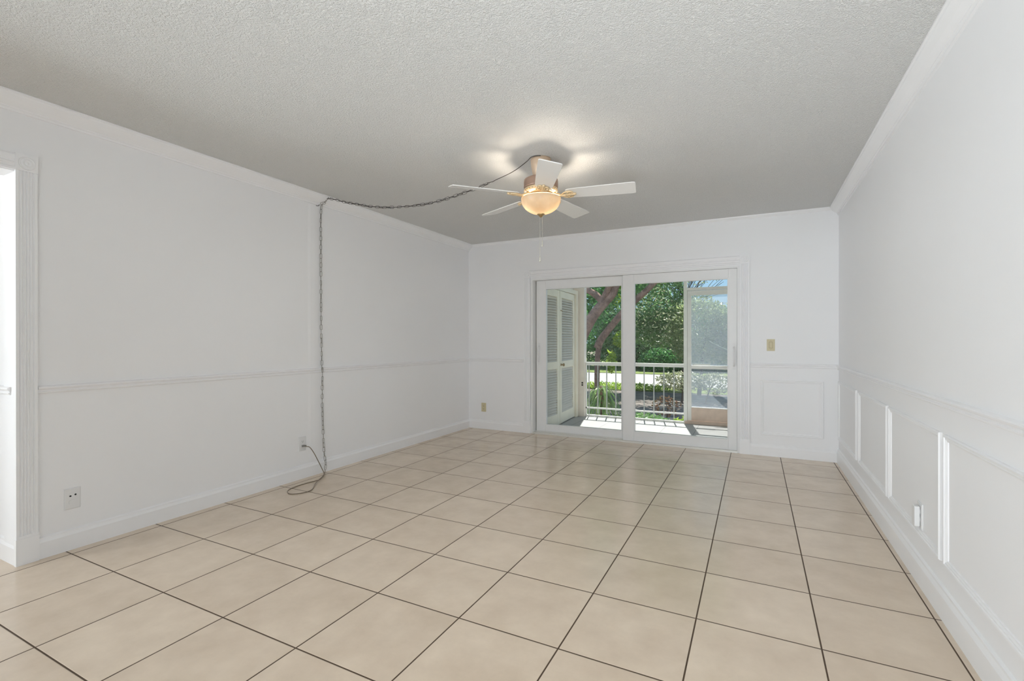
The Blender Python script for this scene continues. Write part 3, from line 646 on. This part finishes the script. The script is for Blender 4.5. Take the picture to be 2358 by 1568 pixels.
# screen door with post
post = struct(box('patio_post', -0.915, -0.868, RY - 0.03, RY + 0.03, 0, 2.72, M['rail']))
sd = tag(empty('screen_door', (-0.41, RY, 0)), 'white framed screen door with a brown kick plate at the patio edge', 'screen door')
sx = lambda x: x + 0.41
DXA, DXB = -0.866, 0.060
MB().box(sx(DXA), sx(-0.812), -0.016, 0.016, 0.045, 1.90).box(sx(0.006), sx(DXB), -0.016, 0.016, 0.045, 1.90).box(sx(-0.812), sx(0.006), -0.016, 0.016, 1.835, 1.90).box(sx(-0.812), sx(0.006), -0.016, 0.016, 0.785, 0.835).build('door_frame', M['scrframe'], sd, bevel=0.002)
MB().box(sx(-0.812), sx(0.006), -0.010, 0.010, 0.055, 0.232).box(sx(-0.812), sx(0.006), -0.014, 0.014, 0.045, 0.057).build('kick_plate', M['kick'], sd)
MB().box(sx(-0.812), sx(0.006), -0.014, 0.014, 0.230, 0.240).build('kick_bar', M['scrframe'], sd)
for z0, z1 in ((0.240, 0.785), (0.835, 1.835)):
    box('screen_mesh', sx(-0.812), sx(0.006), -0.0006, 0.0006, z0, z1, M['screen'], sd)
MB().box(sx(-0.79), sx(-0.56), -0.040, -0.024, 0.838, 0.856).box(sx(-0.78), sx(-0.77), -0.03, -0.014, 0.838, 0.856).box(sx(-0.58), sx(-0.57), -0.03, -0.014, 0.838, 0.856).build('push_bar', M['rail'], sd)
struct(box('door_threshold', -0.90, 0.10, RY - 0.045, RY + 0.03, 0, 0.040, M['kick']))
struct(MB().box(-0.868, 0.25, RY - 0.02, RY + 0.02, 1.905, 1.945).box(0.064, 0.10, RY - 0.02, RY + 0.02, 0.04, 1.905).box(0.10, 0.25, RY - 0.02, RY + 0.02, 0.0, 1.905).build('screen_door_jamb', M['scrframe']))

# ------------------------------------------------------------------ grounds
GZ = -0.30
struct(box('ground_soil', -60, 60, PY1 + 0.02, 90, GZ - 0.5, GZ - 0.04, M['dirt']))
struct(box('ground_mulch', -14, 10, PY1 + 0.02, 14.2, GZ - 0.04, GZ, M['mulch']))
struct(box('lawn_strip', -30, 20, 14.2, 15.9, GZ - 0.04, GZ + 0.01, M['lawn']))
struct(box('road', -60, 60, 15.9, 21.3, GZ - 0.04, GZ + 0.0, M['road']))
struct(box('lawn', -60, 60, 21.3, 40, GZ - 0.04, GZ + 0.02, M['lawn']))

# ------------------------------------------------------------------ plants
def leaf_cloud(name, blobs, n, size, mat, parent, seed, flat=0.0, aspect=2.2):
    """blobs: (centre, radii, weight); leaves as small folded four-cornered blades"""
    r = random.Random(seed); vs = []; fs = []; tot = sum(b[2] for b in blobs)
    for b in blobs:
        c = Vector(b[0]); rad = b[1]
        for _ in range(int(n * b[2] / tot)):
            while True:
                p = Vector((r.uniform(-1, 1), r.uniform(-1, 1), r.uniform(-1, 1)))
                if 0.05 < p.length < 1: break
            p = p * (0.6 + 0.4 / max(p.length, 0.4)) if p.length < 0.7 else p
            pos = c + Vector((p.x * rad[0], p.y * rad[1], p.z * rad[2]))
            d = Vector((r.gauss(0, 1), r.gauss(0, 1), r.gauss(0, 0.7) - 0.25)).normalized()
            u = d.cross(Vector((r.gauss(0, 0.5), r.gauss(0, 0.5), 1))).normalized(); nn = d.cross(u)
            s = size * r.uniform(0.6, 1.35); k = len(vs); wdt = s / aspect
            vs += [pos - d * s / 2, pos + u * wdt / 2 + nn * wdt * 0.25, pos + d * s / 2 - nn * s * 0.12, pos - u * wdt / 2 + nn * wdt * 0.25]
            fs += [(k, k + 1, k + 2), (k, k + 2, k + 3)]
    me = bpy.data.meshes.new(name); me.from_pydata([tuple(v) for v in vs], [], fs); me.materials.append(mat); me.update()
    o = bpy.data.objects.new(name, me); C.objects.link(o); o.parent = parent
    return o
def local(pts, o): return [tuple(Vector(p) - Vector(o)) for p in pts]
def taper(pts, r0, r1, n=6):
    P = spline(pts, n); k = len(P); return P, [r0 + (r1 - r0) * i / (k - 1) for i in range(k)]

# tree 1: leaning forked trunk nearest the pier
b0 = (-3.72, 10.6, GZ)
t1 = tag(empty('forked_tree', b0), 'tree with a thick leaning brown trunk forking high, seen beside the patio pier', 'tree')
mb = MB()
P_, R_ = taper(local([(-3.72, 10.6, GZ - 0.1), (-3.68, 10.6, 0.42), (-3.60, 10.6, 1.13), (-3.44, 10.6, 1.50), (-3.25, 10.6, 1.80), (-3.02, 10.6, 2.06)], b0), 0.15, 0.115); mb.tube(P_, R_, 12)
P_, R_ = taper(local([(-3.05, 10.6, 2.02), (-2.86, 10.62, 2.22), (-2.72, 10.65, 2.50), (-2.27, 10.7, 2.9), (-1.9, 10.9, 3.6), (-1.6, 11.2, 4.6)], b0), 0.105, 0.05); mb.tube(P_, R_, 12)
P_, R_ = taper(local([(-3.08, 10.6, 1.99), (-3.0, 10.55, 2.2), (-2.86, 10.5, 2.50), (-2.7, 10.6, 3.1), (-2.7, 10.9, 4.2)], b0), 0.08, 0.04); mb.tube(P_, R_, 10)
P_, R_ = taper(local([(-3.04, 10.6, 2.02), (-3.20, 10.6, 2.20), (-3.45, 10.6, 2.36), (-3.8, 10.7, 2.55), (-4.4, 10.9, 3.1), (-5.0, 11.2, 4.0)], b0), 0.09, 0.035); mb.tube(P_, R_, 10)
mb.build('trunk', M['bark'], t1, smooth=True)
leaf_cloud('foliage', [((0.4, 1.2, 4.6), (2.6, 1.6, 1.2), 3), ((-1.3, 0.9, 4.0), (1.6, 1.2, 1.0), 2), ((2.6, 1.6, 4.9), (2.0, 1.5, 1.1), 2), ((1.0, 1.0, 2.95), (0.75, 0.5, 0.32), .35), ((-0.2, 1.0, 2.3), (0.9, 0.5, 0.8), .35)], 9000, 0.13, M['leaf_dark'], t1, 11)
# tree 2: slimmer crooked trunk sweeping right
b0 = (-3.39, 11.2, GZ)
t2 = tag(empty('crooked_tree', b0), 'tree with a slimmer crooked trunk sweeping up to the right behind the door stile', 'tree')
mb = MB()
P_, R_ = taper(local([(-3.39, 11.2, GZ - 0.1), (-3.38, 11.2, 0.5), (-3.36, 11.2, 0.86), (-3.33, 11.2, 1.06)], b0), 0.062, 0.065); mb.tube(P_, R_, 10)
P_, R_ = taper(local([(-3.37, 11.2, 1.00), (-3.30, 11.2, 1.18), (-3.12, 11.2, 1.42), (-2.78, 11.2, 1.82), (-2.48, 11.2, 2.11), (-2.25, 11.2, 2.30), (-2.03, 11.2, 2.51), (-1.68, 11.2, 2.80), (-1.0, 11.5, 3.4), (-0.3, 12, 4.2)], b0), 0.098, 0.045); mb.tube(P_, R_, 12)
mb.build('trunk', M['bark'], t2, smooth=True)
leaf_cloud('foliage', [((2.6, 1.0, 4.6), (2.2, 1.4, 1.1), 3), ((0.55, 0.2, 1.50), (0.22, 0.2, 0.22), .16), ((0.33, 0.1, 0.98), (0.12, 0.15, 0.3), .12), ((0.62, 0.1, 2.55), (0.3, 0.3, 0.3), .1)], 4200, 0.11, M['leaf_bright'], t2, 12)
# trees and hedges further away
def bush(name, base, blobs, n, size, mat, label, cat, seed, trunk=None, stem=True, group=None):
    r = tag(empty(name, base), label, cat, group)
    mb = MB()
    if trunk:
        if name == 'pale_shrub':
            for pts, r0, r1 in trunk: P_, R_ = taper(pts, r0, r1, 4); MB().tube(P_, R_, 8).build('stem', M['branch'], r, smooth=True)
        else:
            for pts, r0, r1 in trunk: P_, R_ = taper(pts, r0, r1, 4); mb.tube(P_, R_, 8)
            mb.build('trunk', M['branch'], r, smooth=True)
    leaf_cloud('foliage', blobs, n, size, mat, r, seed)
    return r
T = lambda h, r0=0.12, lean=0.2: [([(0, 0, -0.1), (lean * 0.4, 0, h * 0.5), (lean, 0, h)], r0, r0 * 0.4)]
bush('broadleaf_tree', (-5.4, 13.6, GZ), [((0, 0, 2.6), (1.5, 1.0, 1.9), 3), ((1.2, 0.3, 3.8), (1.3, 1.0, 1.2), 2), ((-0.8, 0, 4.4), (1.6, 1.1, 1.2), 2)], 9500, 0.15, M['leaf_dark'], 'dark green broadleaf tree filling the view behind the forked trunk', 'tree', 21, T(3.2))
bush('broadleaf_tree', (-3.45, 14.6, GZ), [((0.75, 0, 3.0), (0.95, 0.9, 1.6), 3), ((0.85, 0.2, 1.85), (0.95, 0.8, 0.60), 1.5), ((-0.7, 0, 4.6), (1.2, 0.9, 0.8), 1)], 10000, 0.11, M['leaf_mid'], 'green broadleaf tree standing behind the middle of the patio railing', 'tree', 22, T(2.8, 0.08))
bush('broadleaf_tree', (-1.35, 13.8, GZ), [((0, 0, 1.75), (0.9, 0.8, 0.98), 3), ((1.0, 0.1, 1.65), (0.9, 0.7, 0.9), 2)], 8500, 0.10, M['leaf_olive'], 'olive green bushy tree seen behind the screen door', 'tree', 23, T(1.8, 0.06))
bush('glint_leaf_tree', (-3.03, 12.9, GZ), [((0.65, 0, 2.1), (0.55, 0.3, 1.0), 2), ((1.2, 0, 1.75), (0.5, 0.3, 0.7), 1)], 420, 0.075, M['leaf_pale'], 'slender tree with leaves coloured pale as glints in front of the middle trees', 'tree', 26, T(1.6, 0.025))  # sparse pale leaves stand in for glints on the foliage
# bare-twigged tree against the sky
r = random.Random(8); tw = [([(0, 0, -0.1), (0.1, 0, 1.6), (0.0, 0, 3.0)], 0.09, 0.05)]
for k in range(70):
    a = r.uniform(-1.5, 1.5); z0 = r.uniform(1.9, 3.0)
    e = Vector((math.sin(a) * r.uniform(.4, 1.7), r.uniform(-.6, .6), z0 + r.uniform(.4, 1.7)))
    tw.append(([(0.02, 0, z0 - 0.2), tuple(Vector((0.02, 0, z0)).lerp(e, 0.5) + Vector((0, 0, 0.12))), tuple(e)], 0.011, 0.003))
bush('twiggy_tree', (-1.9, 17.5 - 2.6, GZ), [((0.2, 0, 3.75), (1.7, 0.5, 0.75), 1)], 420, 0.09, M['leaf_olive'], 'sparse twiggy tree against the blue sky above the screen door', 'tree', 24, tw)
for i, (x, y, sx_, h, mt, lab) in enumerate([(-13.5, 27, 3.4, 3.6, 'leaf_dark', 'tall dark tree beyond the road, furthest to the left'), (-9.2, 26, 3.0, 3.4, 'leaf_dark', 'tall dark tree beyond the road behind the crooked trunk'), (-5.6, 25.5, 2.4, 2.6, 'leaf_mid', 'mid-height green tree beyond the road behind the railing'), (-2.6, 25, 2.3, 1.75, 'leaf_dark', 'low dark tree beyond the road behind the screen door'), (1.6, 25.5, 2.6, 1.8, 'leaf_mid', 'low green tree beyond the road, furthest to the right')]):
    bush('background_tree', (x, y, GZ), [((0, 0, h * 0.95), (sx_, 1.6, h), 3), ((0.4, -0.5, h * 0.5), (sx_, 1.2, h * 0.6), 1.6)], 6500, 0.26, M[mt], lab, 'tree', 30 + i, T(h, 0.16))
bush('hedge_shrub', (-3.9, 23.2, GZ), [((0, 0, 0.5), (1.1, 0.6, 0.65), 1)], 2600, 0.13, M['leaf_dark'], 'clipped dark shrub on the lawn beyond the road, left of the pale road shrub', 'shrub', 41)
bush('pale_shrub', (-1.55, 12.0, GZ), [((0, 0, 0.52), (0.62, 0.4, 0.24), 2), ((0.75, 0.1, 0.48), (0.45, 0.35, 0.26), 1.4)], 1500, 0.085, M['leaf_pale'], 'shrub with leaves coloured pale as sunlit glints in front of the road behind the screen door', 'shrub', 42, [([(0, 0, -0.05), (0.02, 0, 0.3), (0.1, 0, 0.5)], 0.02, 0.01), ([(0.5, 0, -0.05), (0.6, 0, 0.3), (0.7, 0, 0.5)], 0.02, 0.01)])
bush('lime_shrub', (-4.2, 14.4, GZ), [((0.6, 0, 0.10), (1.7, 0.3, 0.12), 1)], 900, 0.10, M['leaf_bright'], 'low lime green shrub at the road edge beyond the mulch bed', 'shrub', 43)
bush('red_croton', (-1.43, 9.0, GZ), [((0, 0, 0.30), (0.26, 0.2, 0.20), 1)], 230, 0.06, M['leaf_red'], 'small red and yellow leaved shrub just outside the railing', 'shrub', 44, [([(0, 0, -0.02), (0.02, 0, 0.2), (0, 0, 0.35)], 0.012, 0.006)])
bush('low_groundcover', (-1.62, 8.0, GZ), [((0, 0.1, 0.14), (0.42, 0.35, 0.14), 1)], 700, 0.075, M['leaf_mid'], 'low green groundcover plants along the outside of the railing', 'groundcover', 45)
bush('lime_groundcover', (-0.95, 7.85, GZ), [((0, 0, 0.18), (0.24, 0.22, 0.13), 1)], 260, 0.08, M['leaf_bright'], 'bright green clump at the foot of the screen door post', 'groundcover', 46)
fr = tag(empty('frond_plant', (0.42, 7.72, GZ)), 'single dark green frond arching down just outside the screen door', 'plant')
P_ = spline([(0, 0, -0.05), (-0.05, 0, 0.7), (-0.22, -0.03, 1.22), (-0.52, -0.06, 1.34), (-0.78, -0.08, 1.33)], 5)
MB().tube(P_, 0.010, 8).build('stem', M['branch'], fr, smooth=True)
P_ = spline([(-0.55, -0.06, 1.20), (-0.72, -0.08, 1.30), (-0.88, -0.09, 1.38), (-1.02, -0.10, 1.47)], 5)
MB().tube(P_, [0.012 + 0.016 * math.sin(PI * (i + 0.5) / len(P_)) for i in range(len(P_))], 8).build('frond', principled('dark_frond', (0.03, 0.06, 0.02), 0.6), fr, smooth=True)
MB().tube([(-0.50, -0.06, 1.335), (-0.56, -0.06, 1.21)], 0.008, 6).build('leaf_stalk', M['branch'], fr)
# strap-leaved plant
sp = tag(empty('strap_leaf_plant', (-2.52, 8.6, GZ)), 'arching strap-leaved plant with long green blades just outside the railing', 'plant')
r = random.Random(17); mb = MB()
for k in range(95):
    a = r.uniform(0, 2 * PI); Ln = r.uniform(0.38, 0.66); rise = r.uniform(0.18, 0.50); zb = r.uniform(0.25, 0.62)
    d = Vector((math.cos(a), math.sin(a), 0)); sd_ = Vector((-d.y, d.x, 0)); wd = r.uniform(0.012, 0.022)
    vs = []; n = 7
    for i in range(n + 1):
        t = i / n; p = d * (Ln * t * 0.75 + 0.02) + Vector((0, 0, zb + rise * t - (rise + Ln * 0.85) * t * t)); ww = wd * (1 - t ** 3) * (0.6 + 0.8 * t if t < 0.5 else 1.0) + 0.001
        vs += [p - sd_ * ww, p - Vector((0, 0, ww * 0.5)), p + sd_ * ww]
    fs = []
    for i in range(n):
        b_ = i * 3; fs += [(b_, b_ + 1, b_ + 4, b_ + 3), (b_ + 1, b_ + 2, b_ + 5, b_ + 4)]
    mb.add(vs, fs)
mb.build('foliage', M['leaf_palm'], sp)
MB().tube(taper([(0, 0, -0.05), (0.02, 0, 0.3), (0, 0, 0.65)], 0.035, 0.03)[0], 0.032, 8).build('stem', M['bark'], sp, smooth=True)
